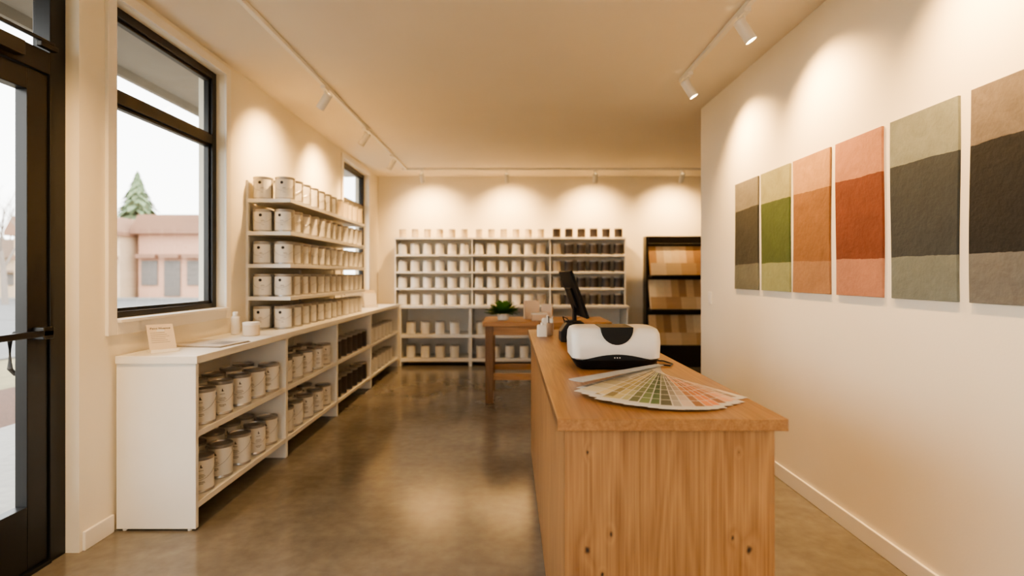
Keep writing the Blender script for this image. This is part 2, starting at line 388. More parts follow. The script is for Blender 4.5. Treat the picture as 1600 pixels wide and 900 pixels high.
B(MB().box(XL-0.113, XL-0.109, 1.85, 2.76, 2.56, 3.0), 'transom_pane', ['glass'], (XL-0.11, 2.3, 2.56), door)
pb = MB(); pb.box(XL-0.045, XL-0.02, a+0.04, b_-0.03, 1.15, 1.18).box(dx1, XL-0.02, b_-0.09, b_-0.03, 1.135, 1.195).box(dx1, XL-0.02, a+0.03, a+0.09, 1.135, 1.195)
B(pb, 'push_bar', ['black'], (XL-0.05, b_, 1.15), leaf, bevel=0.004)
ph = MB().tube([(dx0, 2.70, 1.17), (dx0-0.05, 2.68, 1.165), (dx0-0.065, 2.67, 1.14), (dx0-0.065, 2.67, 0.99), (dx0-0.05, 2.68, 0.965), (dx0, 2.70, 0.96)], 0.012, 8)
B(ph, 'pull_handle', ['closer'], (dx0, 2.70, 1.0), leaf, smooth=50)
cl = MB().box(dx1+0.01, XL-0.02, 2.25, 2.55, 2.48, 2.55).box(XL-0.06, XL-0.04, 2.30, 2.74, 2.60, 2.615).tube([(XL-0.05, 2.40, 2.55), (XL-0.05, 2.40, 2.60)], 0.012, 8)
cl.box(dx1+0.01, XL-0.04, 2.66, 2.76, 2.575, 2.60)
B(cl, 'door_closer', ['closer'], (dx1, 2.4, 2.4), leaf, bevel=0.003)

sw = B(MB().box(XR-0.008, XR, 5.2, 5.28, 1.17, 1.29), 'light_switch', ['trim'], (XR, 5.24, 1.17), bevel=0.002, label='white rocker light switch plate on the wall', category='switch')
B(MB().box(XR-0.012, XR-0.008, 5.225, 5.255, 1.2, 1.26), 'rocker', ['trim'], (XR-0.01, 5.24, 1.2), sw)

# ------------------------------------------------------------------ tracks + spots
ZT = CEIL-0.03
def track(x0, x1, y0, y1):
    B(MB().box(x0, x1, y0, y1, ZT, CEIL), 'light_track', ['white'], ((x0+x1)/2, (y0+y1)/2, CEIL), bevel=0.002, label='white ceiling track carrying warm spotlights', category='light track')
track(-1.645, -1.61, -1.8, 8.5); track(1.445, 1.48, -1.8, 4.66); track(-1.7, 4.0, 8.535, 8.56)
adm = MB().box(-0.02, 0.02, -0.055, 0.055, -0.025, 0).mesh('adapter', ['white'])
stm = MB().lathe([(0.008, -0.075), (0.008, -0.025)], 12).mesh('stem', ['white'], smooth=40)
hm = MB().lathe([(0.034, -0.085), (0.037, -0.085), (0.037, 0.06), (0.03, 0.068), (0.012, 0.07)], 28, cap=False)
hm.lathe([(0.034, -0.085), (0.031, -0.070)], 28, cap=False)
hm = hm.mesh('lamp_head', ['white'], smooth=40)
lm = MB().lathe([(0.031, -0.074), (0.031, -0.070)], 24).mesh('lens', ['lens'])
def spot(x, y, target, power, size=116):
    r = empty('spotlight', (x, y, ZT), 'white cylindrical spotlight glowing warm, hung from the ceiling track', 'spotlight', 'track spotlights')
    put(adm, 'adapter', (x, y, ZT), r); put(stm, 'stem', (x, y, ZT), r)
    hc = Vector((x, y, ZT-0.115)); d = (Vector(target)-hc).normalized()
    hd = put(hm, 'lamp_head', hc, r); hd.rotation_mode = 'QUATERNION'; q = d.to_track_quat('-Z', 'Y'); hd.rotation_quaternion = q
    ln = put(lm, 'lens', hc, hd); ln.location = (0, 0, 0)
    ld = bpy.data.lights.new('spot_bulb', 'SPOT'); ld.energy = power; ld.color = (1.0, 0.59, 0.23); ld.spot_size = math.radians(size); ld.spot_blend = 1.0; ld.shadow_soft_size = 0.035
    lo = bpy.data.objects.new('bulb', ld); COL.objects.link(lo); lo.parent = hd; lo.location = (0, 0, -0.09)
P = 215
for yy in (-0.6, 2.0): spot(-1.627, yy, (XL, yy+0.1, 1.5), P)  # out of view; the head behind the camera is added as fill
for yy in (4.78, 6.1): spot(-1.627, yy, (XL, yy+0.25, 2.2), P)
spot(-1.627, 7.5, (XL, 7.6, 1.9), P)  # extra head, added to light the far end of the wall
for yy in (0.9, 2.2, 3.4, 4.46): spot(1.4625, yy, (XR, yy-0.1, 2.15), P*0.9)
spot(1.4625, -0.5, (XR, -0.4, 1.6), P)  # unseen head behind the camera, added for fill light
for xx in (-1.38, -0.05, 1.34, 2.7): spot(xx, 8.5475, (xx+0.05, YB, 2.2), P)

# ------------------------------------------------------------------ paint cans
def can_parts(r, h, lab, seg=28):
    body = MB().lathe([(r*0.97, 0), (r*1.02, 0.002), (r*1.02, 0.008), (r, 0.011), (r, h-0.014), (r*1.03, h-0.011), (r*1.03, h-0.002), (r*0.98, h), (r*0.9, h-0.001), (r*0.88, h-0.008)], seg)
    for sgn in (-1, 1):
        T = Matrix.Translation((sgn*r, 0, h*0.80)) @ Matrix.Rotation(math.pi/2, 4, 'Y')
        body.lathe([(0.009, -0.004), (0.009, 0.004), (0.004, 0.006)], 10, T=T)
    lid = MB().lathe([(r*0.86, h-0.008), (r*0.86, h-0.002), (r*0.80, h-0.001), (r*0.78, h-0.006), (r*0.3, h-0.006)], seg)
    lb = MB().lathe([(r*1.008, h*0.08), (r*1.008, h*0.9)], seg, cap=False)
    def patch(a0, a1, z0, z1, m, n=4):
        rr = r*1.014
        rings = [[(rr*math.sin(math.radians(a0+(a1-a0)*i/n)), -rr*math.cos(math.radians(a0+(a1-a0)*i/n)), z) for i in range(n+1)] for z in (z0, z1)]
        lb.loft(rings, m, cap=False, closed=False)
    patch(-6, -1, h*0.70, h*0.76, 1); patch(-5, -2, h*0.76, h*0.79, 1); patch(0, 3, h*0.70, h*0.735, 1)
    for k, (wd, zz) in enumerate([(14, 0.62), (18, 0.5), (22, 0.46), (16, 0.42), (20, 0.30), (20, 0.27), (12, 0.24)]):
        patch(-wd/2-8, wd/2+(k % 3)*2, h*zz, h*(zz+0.014), 2)
    pts = []
    for i in range(17):
        t = math.radians(-90+180*i/16)
        pts.append((r*1.07*math.sin(t), -r*1.07*math.cos(t), h*0.80-h*0.42*math.cos(t)**1.0*(1-0.15*math.sin(t))))
    hn = MB().tube(pts, 0.0014, 5)
    return dict(body=body.mesh('paint_can', ['steel'], smooth=40), lid=lid.mesh('lid', ['steel'], smooth=40),
                label=lb.mesh('label', [lab, 'ink', 'inkgrey'], smooth=40), handle=hn.mesh('handle', ['steel'], smooth=60))
def logo_variant(parts, r, h, lab):
    lb = MB().lathe([(r*1.008, h*0.07), (r*1.008, h*0.88)], 28, cap=False)
    n = 14; rr = r*1.014; c0 = -0.15; zc = h*0.73; R = 0.013
    b = len(lb.v)
    for i in range(n):
        t = 2*math.pi*i/n; a = c0+R*math.cos(t)/r
        lb.v.append(Vector((rr*1.008*math.sin(a), -rr*1.008*math.cos(a), zc+R*math.sin(t))))
    lb.face([b+i for i in range(n)], 1)
    def patch(a0, a1, z0, z1, m, n=4):
        rings = [[(rr*math.sin(math.radians(a0+(a1-a0)*i/n)), -rr*math.cos(math.radians(a0+(a1-a0)*i/n)), z) for i in range(n+1)] for z in (z0, z1)]
        lb.loft(rings, m, cap=False, closed=False)
    for wd, zz in ((18, 0.5), (24, 0.46), (14, 0.3)): patch(5-wd/2, 5+wd/2, h*zz, h*(zz+0.014), 2)
    patch(62, 178, h*0.07, h*0.88, 2, 10)  # grey patch paints the can's shaded side into the label
    d = dict(parts); d['label'] = lb.mesh('label', [lab, 'ink', 'inkgrey'], smooth=40); return d
def simple_can(r, h, lab, seg=18):
    m = MB().lathe([(r*0.97, 0), (r*1.02, 0.003), (r, 0.009), (r, h*0.9), (r*1.03, h-0.010), (r*1.03, h-0.002), (r*0.9, h), (r*0.86, h-0.006), (r*0.8, h-0.005)], seg, m=[0, 0, 1, 0, 0, 0, 0, 0])
    return m.mesh('paint_can', ['steel', lab], smooth=40)
RA, HA = 0.073, 0.21
RB, HB = 0.079, 0.192
canA = can_parts(RA, HA, 'label'); canB0 = can_parts(RB, HB, 'label2'); canB = logo_variant(canB0, RB, HB, 'label')
farA = simple_can(RA, HA, 'label'); farAd = simple_can(RA, HA, 'labeldark'); farB = simple_can(RB, HB, 'label'); farBc = simple_can(RB, HB, 'label2')
bkB = simple_can(0.074, 0.18, 'label')
farSd = simple_can(0.066, 0.155, 'labeldark'); tub = simple_can(0.055, 0.14, 'label2'); farD = simple_can(0.074, 0.18, 'labeldark'); farG = simple_can(0.074, 0.18, 'labelgrey')
def can(parts, x, y, z, rot, label, group):
    if isinstance(parts, dict):
        r = put(parts['body'], 'paint_can', (x, y, z), label=label, category='paint can', group=group)
        for k in ('lid', 'label', 'handle'): put(parts[k], k, (x, y, z), r)
    else:
        r = put(parts, 'paint_can', (x, y, z), label=label, category='paint can', group=group)
    r.rotation_euler = (0, 0, rot)
    return r
E = 0.0006
CT = 0.993; TH = 0.045; XF = -1.78
ys = [3.08, 4.33, 5.60, 6.97, 8.66]
def base_cab(y0, y1, i):
    o = ((XL+XF)/2, (y0+y1)/2, 0)
    r = empty('display_cabinet', o, 'open white base cabinet with two shelves of paint cans', 'cabinet', 'white base cabinets along the window wall')
    th = 0.03
    s0 = MB().box(XL+0.02, XF, y0+E, y0+th, 0.012 if i == 0 else 0, CT-TH-E)
    if i == 0:
        for xx in (XL+0.06, XF-0.04): s0.lathe([(0.012, 0), (0.012, 0.012)], 10, cx=xx, cy=y0+0.015)
    B(s0, 'side_panel', ['white'], (XL+0.2, y0, 0), r, bevel=0.002)
    B(MB().box(XL+0.02, XF, y1-0.012, y1-E, 0, CT-TH-E), 'side_panel', ['white'], (XL+0.2, y1, 0), r, bevel=0.002)
    for z in (0.155, 0.56):
        B(MB().box(XL+0.03, XF-0.002, y0+th, y1-0.012, z-0.035, z), 'shelf', ['white'], (XL+0.2, (y0+y1)/2, z), r, bevel=0.002)
    B(MB().box(XL+0.02, XL+0.03, y0+th, y1-0.012, 0.12, CT-TH-E), 'back_panel', ['white'], (XL+0.02, (y0+y1)/2, 0), r)
for i in range(4): base_cab(ys[i], ys[i+1], i)
B(MB().box(XL+0.02, XF+0.012, 3.07, 8.64, CT-TH, CT), 'worktop', ['white'], (XL+0.2, 3.08, CT-TH), bevel=0.003, label='long white worktop over the base cabinets', category='worktop')
lab1 = 'silver paint can with cream label in the white base cabinet'
for z in (0.155, 0.56):
    for j in range(5):
        for row, xx in enumerate((-1.872, -2.065)):
            can(canA, xx+random.uniform(-.008, .008), 3.3+0.228*j+random.uniform(-.008, .008)+(0.03 if row and j < 4 else 0), z+E, math.radians(28+random.uniform(-22, 22)), lab1, 'cans in the nearest white base cabinet')
    for j in range(5):
        for row, xx in enumerate((-1.872, -2.065)):
            can(canA, xx+random.uniform(-.01, .01), 4.5+0.235*j, z+E, math.radians(28+random.uniform(-22, 22)), lab1, 'cans in the second white base cabinet')
    for j in range(6):
        can(farAd, -1.872, 5.78+0.205*j, z+E, 0, 'charcoal labelled paint can in the white base cabinet', 'dark cans in the base cabinet')
    for j in range(6):
        can(farA, -1.872, 7.15+0.225*j, z+E, 0, 'cream labelled paint can in the white base cabinet', 'pale cans in the far base cabinet')
SX = -1.86; sy0, sy1 = 4.61, 6.98
lv = [1.268, 1.545, 1.822, 2.10]
r = empty('shelving_unit', ((XL+SX)/2, (sy0+sy1)/2, CT), 'white wall-mounted shelving with four boards of paint cans', 'shelf')
for z in lv:
    B(MB().box(XL+0.02, SX, sy0, sy1, z-0.032, z), 'shelf', ['white'], (XL+0.2, sy0, z), r, bevel=0.002)
for yy in (sy0+0.02, (sy0+sy1)/2, sy1-0.05):
    m = MB().box(XL, XL+0.02, yy, yy+0.03, CT+0.002, 2.26)
    B(m, 'upright', ['white'], (XL, yy, CT), r, bevel=0.002)
lab2 = 'off-white labelled gallon paint can on the white wall shelf'
for li, z in enumerate([CT]+lv):
    for j in range(12):
        yy = sy0+0.10+0.196*j
        near = j < 8
        jit = random.uniform(-.005, .005)
        if li == 4 and j >= 7:
            can(farBc, SX-0.09+jit, yy, z+E, 0, 'tan labelled paint can on the top white wall shelf', 'cans on the white wall shelves'); continue
        can(canB if near else farB, SX-0.09+jit, yy, z+E, math.radians(12+random.uniform(-12, 12)), lab2, 'cans on the white wall shelves')
    for j in range(2):
        can(canB, SX-0.277, sy0+0.10+0.196*j, z+E, math.radians(10+random.uniform(-8, 8)), lab2, 'cans on the white wall shelves')

# ---- back wall shelving
bx = [-1.90, -0.635, 0.65, 1.885]
bl = [1.24, 1.51, 1.79, 2.07]
YS = 8.93
for k in range(3):
    r = empty('shelving_unit', ((bx[k]+bx[k+1])/2, (YS+YB)/2, 0.96), 'white wall shelving bay of small paint cans above a cabinet', 'shelf', 'shelving bays on the rear wall')
    for z in bl:
        B(MB().box(bx[k]+0.02, bx[k+1], YS, YB, z-0.03, z), 'shelf', ['white'], (bx[k]+0.6, YS, z), r, bevel=0.002)
    B(MB().box(bx[k]+E, bx[k]+0.02, YS+0.02, YB, 0.962, 2.07), 'side_panel', ['white'], (bx[k], YS, 0.96), r)
    if k == 2: B(MB().box(bx[k+1]+E, bx[k+1]+0.02, YS+0.02, YB, 0.962, 2.07), 'side_panel', ['white'], (bx[k+1], YS, 0.96), r)
    yb0 = 8.67
    c = empty('display_cabinet', ((bx[k]+bx[k+1])/2, (yb0+YB)/2, 0), 'open white base cabinet against the rear wall', 'cabinet', 'white base cabinets on the rear wall')
    x0 = bx[k] if k else -1.76
    for (xa, xb) in ((x0+E, x0+0.025), (bx[k+1]-0.025, bx[k+1]-E)):
        B(MB().box(xa, xb, yb0, YB-0.02, 0, 0.918), 'side_panel', ['white'], (xa, yb0, 0), c, bevel=0.002)
    for z in (0.12, 0.50):
        B(MB().box(x0+0.025, bx[k+1]-0.025, yb0+0.003, YB-0.02, z-0.05, z), 'shelf', ['white'], (x0+0.6, yb0, z), c, bevel=0.002)
    B(MB().box(x0+0.025, bx[k+1]-0.025, YB-0.03, YB-0.0205, 0.121, 0.918), 'back_panel', ['white'], (x0+0.6, YB-.02, 0.12), c)
    for z in (0.12, 0.50):
        for j in range(5):
            xx = x0+0.16+0.235*j
            if xx > bx[k+1]-0.1 or (k == 2): continue
            can(farA, xx, yb0+0.11, z+E, 0, 'cream labelled paint can in the rear white cabinet', 'cans in the rear base cabinets')
    for li, z in enumerate([0.96]+bl):
        for j in range(6):
            xx = bx[k]+0.12+0.205*j
            yy = YS+0.09
            if li == 4:
                mm = farSd if k == 2 else tub
                can(mm, xx, yy, z+E, 0, 'charcoal paint can on the top rear shelf' if k == 2 else 'small cream paint tub on the top rear shelf', 'cans on the rear wall shelves')
            else:
                dark = (k == 2); grey = (k == 1 and j >= 5) or (k == 2 and j == 0)
                can(farG if grey else farD if dark else bkB, xx, yy, z+E, 0, 'grey labelled paint can on the rear shelf' if grey else 'charcoal labelled paint can on the rear shelf' if dark else 'pale labelled paint can on the rear shelf', 'cans on the rear wall shelves')
B(MB().box(XF+0.0125, bx[3]+0.02, 8.65, YB-0.0165, 0.92, 0.96), 'worktop', ['white'], (0, 8.9, 0.92), bevel=0.003, label='white worktop over the rear base cabinets', category='worktop')

# ------------------------------------------------------------------ counter
cx0, cx1, cy0, cy1, ch = 0.148, 0.872, 1.70, 4.5, 1.0
ctr = empty('service_counter', ((cx0+cx1)/2, (cy0+cy1)/2, 0), 'long oak service counter with thick wooden top and knotty panels', 'counter')
B(MB().box(cx0, cx1, cy0, cy1, ch-0.038, ch), 'countertop', ['oakTop'], (cx0, cy0, ch-0.038), ctr, bevel=0.003)
B(MB().box(0.172, 0.84, 1.725, 1.745, 0.0, ch-0.0385), 'front_panel', ['oakFront'], (0.172, 1.745, 0), ctr, bevel=0.002)
B(MB().box(0.172, 0.192, 1.7455, 4.47, 0.0, ch-0.0385), 'side_panel', ['oakV'], (0.192, 1.745, 0), ctr, bevel=0.002)
B(MB().box(0.82, 0.84, 1.7455, 4.47, 0.0, ch-0.0385), 'side_panel', ['oakV'], (0.84, 1.745, 0), ctr, bevel=0.002)
B(MB().box(0.193, 0.819, 4.45, 4.47, 0.0, ch-0.0385), 'end_panel', ['oakV'], (0.5, 4.45, 0), ctr, bevel=0.002)

def rrect(hw, hd, r, z, n=6):
    pts = []
    for cxs, cys, a0 in ((1, 1, 0), (-1, 1, 90), (-1, -1, 180), (1, -1, 270)):
        for i in range(n+1):
            a = math.radians(a0+90*i/n)
            pts.append((cxs*(hw-r)+r*math.cos(a), cys*(hd-r)+r*math.sin(a), z))
    return pts
mo = Vector((0.505, 2.70, ch+E))
mr_ = empty('label_printer', mo, 'white rounded desktop printer with black base and black curved slot', 'printer')
T = Matrix.Translation(mo)
bm_ = MB().loft([rrect(0.198, 0.125, 0.04, 0.048), rrect(0.21, 0.134, 0.04, 0.056), rrect(0.214, 0.134, 0.04, 0.13), rrect(0.212, 0.128, 0.045, 0.17), rrect(0.204, 0.118, 0.05, 0.190), rrect(0.19, 0.10, 0.05, 0.198), rrect(0.15, 0.06, 0.04, 0.200)], 0, T=T)
B(bm_, 'shell', ['machine'], mo, mr_, smooth=50)
bm_ = MB().loft([rrect(0.165, 0.105, 0.03, 0.0), rrect(0.185, 0.122, 0.035, 0.012), rrect(0.206, 0.13, 0.04, 0.0475)], 0, T=T)
poly = [(-0.165, 0.047)]+[(-0.16+0.32*i/14, 0.049+0.026*math.sin(math.pi*i/14)) for i in range(15)]+[(0.165, 0.047)]
bm_.prism(poly, -0.1375, -0.12, 'Y', 0, T=T)
B(bm_, 'base', ['blackplastic'], mo, mr_, smooth=50)
poly = [(0.076*math.cos(math.radians(a)), 0.196-0.076*math.sin(math.radians(a))) for a in range(0, 181, 12)]
poly = [(-0.076, 0.203), (0.076, 0.203)]+poly
bm_ = MB().prism(poly, -0.1375, 0.055, 'Y', 0, T=T)
B(bm_, 'paper_slot', ['blackplastic'], mo, mr_, smooth=40)
bt = MB()
for i in range(3): bt.lathe([(0.003, 0), (0.003, 0.002)], 10, T=T @ Matrix.Translation((-0.012+0.012*i, -0.1376, 0.060)) @ Matrix.Rotation(math.pi/2, 4, 'X'))
B(bt, 'status_light', ['paper'], mo, mr_)
B(MB().tube([mo+Vector(p) for p in ((0.19, 0.02, 0.02), (0.235, 0.0, 0.006), (0.28, -0.03, 0.005), (0.31, 0.03, 0.005), (0.29, 0.12, 0.005), (0.2, 0.16, 0.005))], 0.004, 6), 'power_cable', ['blackplastic'], mo, mr_, smooth=60)

# fan deck
pv = Vector((0.67, 2.47, ch+0.001))
fd = empty('paint_fan_deck', pv, 'fanned paint swatch deck, cream through green to peach strips', 'colour swatches')
ramp = [(0.0, (178, 176, 168)), (0.06, (194, 184, 150)), (0.15, (190, 170, 112)), (0.25, (162, 156, 112)), (0.34, (110, 124, 80)), (0.42, (66, 94, 54)), (0.5, (116, 112, 102)), (0.56, (186, 184, 180)), (0.64, (196, 132, 86)), (0.74, (202, 126, 84)), (0.84, (206, 154, 124)), (1.0, (218, 196, 178))]
def rc(t):
    for (a, ca), (b, cb) in zip(ramp, ramp[1:]):
        if t <= b:
            u = (t-a)/(b-a); return tuple(ca[i]+(cb[i]-ca[i])*u for i in range(3))
    return ramp[-1][1]
NS = 20
wh = lin((226, 222, 214))
for i in range(NS):
    t = i/(NS-1); ang = math.radians(226+62*t+random.uniform(-.5, .5))
    Ls = 0.56+0.13*math.sin(math.pi*min(1, t*1.05))**0.8+random.uniform(-.012, .012)
    if t > 0.75: Ls -= 0.04*(t-0.75)/0.25
    zz = 0.0018*(NS-i)
    m = MB(); base = rc(t)
    nb = 7; T = Matrix.Translation(pv) @ Matrix.Rotation(ang, 4, 'Z') @ Matrix.Rotation(math.atan2(zz*0.6, Ls), 4, 'Y')
    def hw(u): return 0.016+0.027*u
    def quad(u0, u1, z0, z1, c, s0=-1.0, s1=1.0):
        b = len(m.v)
        for zo in (z0, z1):
            for (u, s) in ((u0, s0), (u1, s0), (u1, s1), (u0, s1)):
                m.v.append(T @ Vector((u*Ls, s*hw(u), zz+zo)))
        m.face([b+4, b+5, b+6, b+7], 0, c); m.face([b+3, b+2, b+1, b], 0, c)
        for q in range(4): m.face([b+q, b+(q+1) % 4, b+4+(q+1) % 4, b+4+q], 0, c)
    quad(0.0, 1.0, 0, 0.0006, wh)
    for k in range(nb):
        u0 = 0.14+0.81*k/nb; u1 = u0+0.81/nb
        s = 0.70+0.48*k/nb if i % 3 else 1.15-0.42*k/nb
        cc = lin(tuple(max(20, min(236, v*s+(12 if s > 1 else 0))) for v in base))
        quad(u0, u1-0.010, 0.0007, 0.0009, cc, -0.92, 0.9)
    B(m, 'swatch_strip', ['swatch'], pv, fd)
T = Matrix.Translation(pv) @ Matrix.Rotation(math.radians(221), 4, 'Z')
B(MB().prism([(-0.02, -0.02), (0.55, -0.038), (0.56, 0.0), (0.55, 0.038), (-0.02, 0.02)], 0.039, 0.042, 'Z', T=T), 'cover', [mat('deck_cover', (168, 170, 172), 0.3)], pv, fd, bevel=0.001)
B(MB().lathe([(0.01, 0), (0.01, 0.043), (0.006, 0.046)], 16, cx=pv.x, cy=pv.y, cz=pv.z), 'pivot_screw', ['steel'], pv, fd, smooth=40)

# monitor (faces the right wall, back to the aisle)
mo = Vector((0.52, 4.20, ch+E))
mn = empty('computer_monitor', mo, 'black computer monitor tilted back on the oak counter', 'monitor')
T = Matrix.Translation(mo) @ Matrix.Rotation(math.radians(4), 4, 'Z')
M['monback'] = mat('monitor_plastic', (16, 16, 17), 0.6, var=0.05, spec=0.2)
B(MB().box(-0.11, 0.09, -0.11, 0.11, 0, 0.012, T=T), 'stand_base', ['monback'], mo, mn, bevel=0.004)
B(MB().box(-0.035, -0.012, -0.035, 0.035, 0.0125, 0.25, T=T), 'stand_neck', ['monback'], mo, mn, bevel=0.004)
T2 = T @ Matrix.Translation((0.02, 0, 0.13)) @ Matrix.Rotation(math.radians(-20), 4, 'Y')
pm = MB().box(0, 0.02, -0.26, 0.26, 0, 0.37, T=T2); pm.box(-0.018, 0.0, -0.10, 0.10, 0.08, 0.24, T=T2)
B(pm, 'housing', ['monback'], mo, mn, bevel=0.005)
B(MB().box(0.0202, 0.022, -0.25, 0.25, 0.012, 0.36, T=T2), 'screen', ['screen'], mo, mn)
o = Vector((0.43, 3.72, ch+E)); rp = empty('receipt_printer', o, 'black receipt printer on the oak counter', 'printer')
T = Matrix.Translation(o)
B(MB().prism([(-0.09, 0), (-0.09, 0.07), (-0.05, 0.13), (0.06, 0.135), (0.09, 0.10), (0.09, 0)], -0.075, 0.075, 'Y', T=T), 'housing', ['blackplastic'], o, rp, bevel=0.008)
B(MB().box(-0.055, 0.0, -0.04, 0.04, 0.134, 0.142, T=T), 'paper_slot', ['black'], o, rp)
B(MB().prism([(-0.03, 0.0), (0.06, 0.0), (0.055, 0.05), (-0.01, 0.075)], -0.16, -0.085, 'Y', T=T), 'keypad', ['blackplastic'], o, rp, bevel=0.005)
B(MB().tube([o+Vector(p) for p in ((-0.06, -0.03, 0.13), (-0.075, -0.06, 0.17), (-0.05, -0.09, 0.16), (0.0, -0.1, 0.1), (0.01, -0.12, 0.06))], 0.0035, 6), 'cord', ['blackplastic'], o, rp, smooth=60)
for (x, y, s) in ((0.235, 4.0, 1.0), (0.30, 4.36, 1.25)):
    o = Vector((x, y, ch+E)); T = Matrix.Translation(o)
    r = B(MB().loft([rrect(0.036*s, 0.036*s, 0.01, 0), rrect(0.036*s, 0.036*s, 0.01, 0.075*s), rrect(0.028*s, 0.028*s, 0.01, 0.085*s)], T=T), 'small_box', ['paper'], o, smooth=40, label='small white square container on the oak counter', category='container')
    B(MB().lathe([(0.011, 0.085*s), (0.011, 0.1*s), (0.006, 0.103*s)], 14, T=T), 'cap', ['trim'], o, r, smooth=40)
o = Vector((0.30, 4.1, ch+E)); pc = B(MB().lathe([(0.022, 0), (0.024, 0.09), (0.021, 0.09), (0.019, 0.006)], 20, T=Matrix.Translation(o)), 'pen_cup', [mat('taupe', (170, 150, 130), 0.5)], o, smooth=40, label='taupe pen cup holding pens on the oak counter', category='pen cup')
for k in range(3):
    a = k*2.1; B(MB().tube([o+Vector((0.008*math.cos(a), 0.008*math.sin(a), 0.01)), o+Vector((0.02*math.cos(a), 0.02*math.sin(a), 0.14))], 0.0035, 6), 'pen', ['ink' if k else 'paper'], o, pc)

# ------------------------------------------------------------------ wooden table behind counter
tx0, tx1, ty0, ty1, tz = -0.31, 1.15, 6.12, 6.95, 0.92
tb = empty('display_table', ((tx0+tx1)/2, (ty0+ty1)/2, 0), 'light oak display table with square legs and stretchers', 'table')
B(MB().box(tx0, tx1, ty0, ty1, tz-0.05, tz), 'tabletop', ['oakX'], (tx0, ty0, tz), tb, bevel=0.004)
for xx in (tx0+0.03, tx1-0.13):
    for yy in (ty0+0.03, ty1-0.12):
        B(MB().box(xx, xx+0.09, yy, yy+0.09, 0, tz-0.0505), 'leg', ['oakV'], (xx, yy, 0), tb, bevel=0.004)
B(MB().box(tx0+0.12, tx1-0.13, ty0+0.05, ty0+0.09, tz-0.15, tz-0.051), 'apron', ['oakX'], (tx0, ty0, tz-.15), tb, bevel=0.003)
for yy in (ty0+0.05, ty1-0.1):
    B(MB().box(tx0+0.12, tx1-0.13, yy, yy+0.05, 0.26, 0.33), 'stretcher', ['oakX'], (tx0, yy, 0.26), tb, bevel=0.003)
B(MB().box(tx0+0.05, tx0+0.1, ty0+0.12, ty1-0.12, 0.26, 0.33), 'stretcher', ['oakX'], (tx0, ty0, 0.26), tb, bevel=0.003)
o = Vector((-0.08, 6.42, tz+E)); pl = empty('potted_plant', o, 'leafy green plant in a white pot on the oak table', 'plant')
B(MB().lathe([(0.05, 0), (0.065, 0.005), (0.072, 0.08), (0.065, 0.08), (0.06, 0.07)], 24, T=Matrix.Translation(o)), 'pot', ['paper'], o, pl, smooth=40)
fo = MB()
for k in range(150):
    a = random.uniform(0, 2*math.pi); el = random.uniform(0.15, 1.3); L = random.uniform(0.15, 0.235)
    T = Matrix.Translation(o+Vector((0, 0, 0.08))) @ Matrix.Rotation(a, 4, 'Z')
    pr = []
    for q in range(6):
        u = q/5; rad = L*(math.cos(el)*u); zz = L*math.sin(el)*u*0.85-0.03*u*u*math.cos(el)
        wd = 0.032*math.sin(math.pi*(0.05+0.93*u))*(1 if u > 0.25 else 0.3)
        pr.append((rad, wd, zz))
    b = len(fo.v)
    for rad, wd, zz in pr:
        fo.v.append(T @ Vector((rad, wd, zz))); fo.v.append(T @ Vector((rad, 0, zz-0.006))); fo.v.append(T @ Vector((rad, -wd, zz)))
    for q in range(5):
        for s_ in (0, 1): fo.face([b+3*q+s_, b+3*q+s_+1, b+3*q+s_+4, b+3*q+s_+3], 0)
B(fo, 'foliage', ['leaf'], o, pl, smooth=60)
def bag(x, y, z, w_, d_, h_, rgb, rot, label):
    o = Vector((x, y, z+E)); T = Matrix.Translation(o) @ Matrix.Rotation(rot, 4, 'Z')
    m = MB(); m.loft([rrect(w_, d_, 0.004, 0, 2), rrect(w_, d_, 0.004, h_*0.6, 2), rrect(w_*0.98, d_*0.8, 0.004, h_, 2), rrect(w_*0.95, d_*0.7, 0.003, h_*0.96, 2)], T=T)
    r = B(m, 'paper_bag', [mat('kraft', rgb, 0.7)], o, label=label, category='bag')
    for s_ in (-1, 1):
        pts = [T @ Vector((w_*0.45*math.cos(math.radians(q)), s_*d_*0.75, h_-0.01+0.07*math.sin(math.radians(q)))) for q in range(0, 181, 15)]
        B(MB().tube(pts, 0.003, 5), 'handle', ['paper'], o, r, smooth=60)
bag(0.26, 6.62, tz, 0.09, 0.05, 0.22, (226, 204, 180), 0.15, 'cream paper gift bag with handles on the oak table')
bag(0.45, 6.64, tz, 0.065, 0.05, 0.18, (230, 216, 200), -0.2, 'small cream paper bag with handles on the oak table')
bx_ = Vector((0.34, 6.36, tz+E))
r = B(MB().box(bx_.x-0.09, bx_.x+0.09, bx_.y-0.06, bx_.y+0.06, bx_.z, bx_.z+0.07), 'sample_box', [mat('box_card', (216, 192, 166), 0.7)], bx_, bevel=0.003, label='low cream cardboard sample box with lid on the table', category='box')
B(MB().box(bx_.x-0.094, bx_.x+0.094, bx_.y-0.064, bx_.y+0.064, bx_.z+0.0705, bx_.z+0.09), 'lid', ['paper'], bx_, r, bevel=0.002)

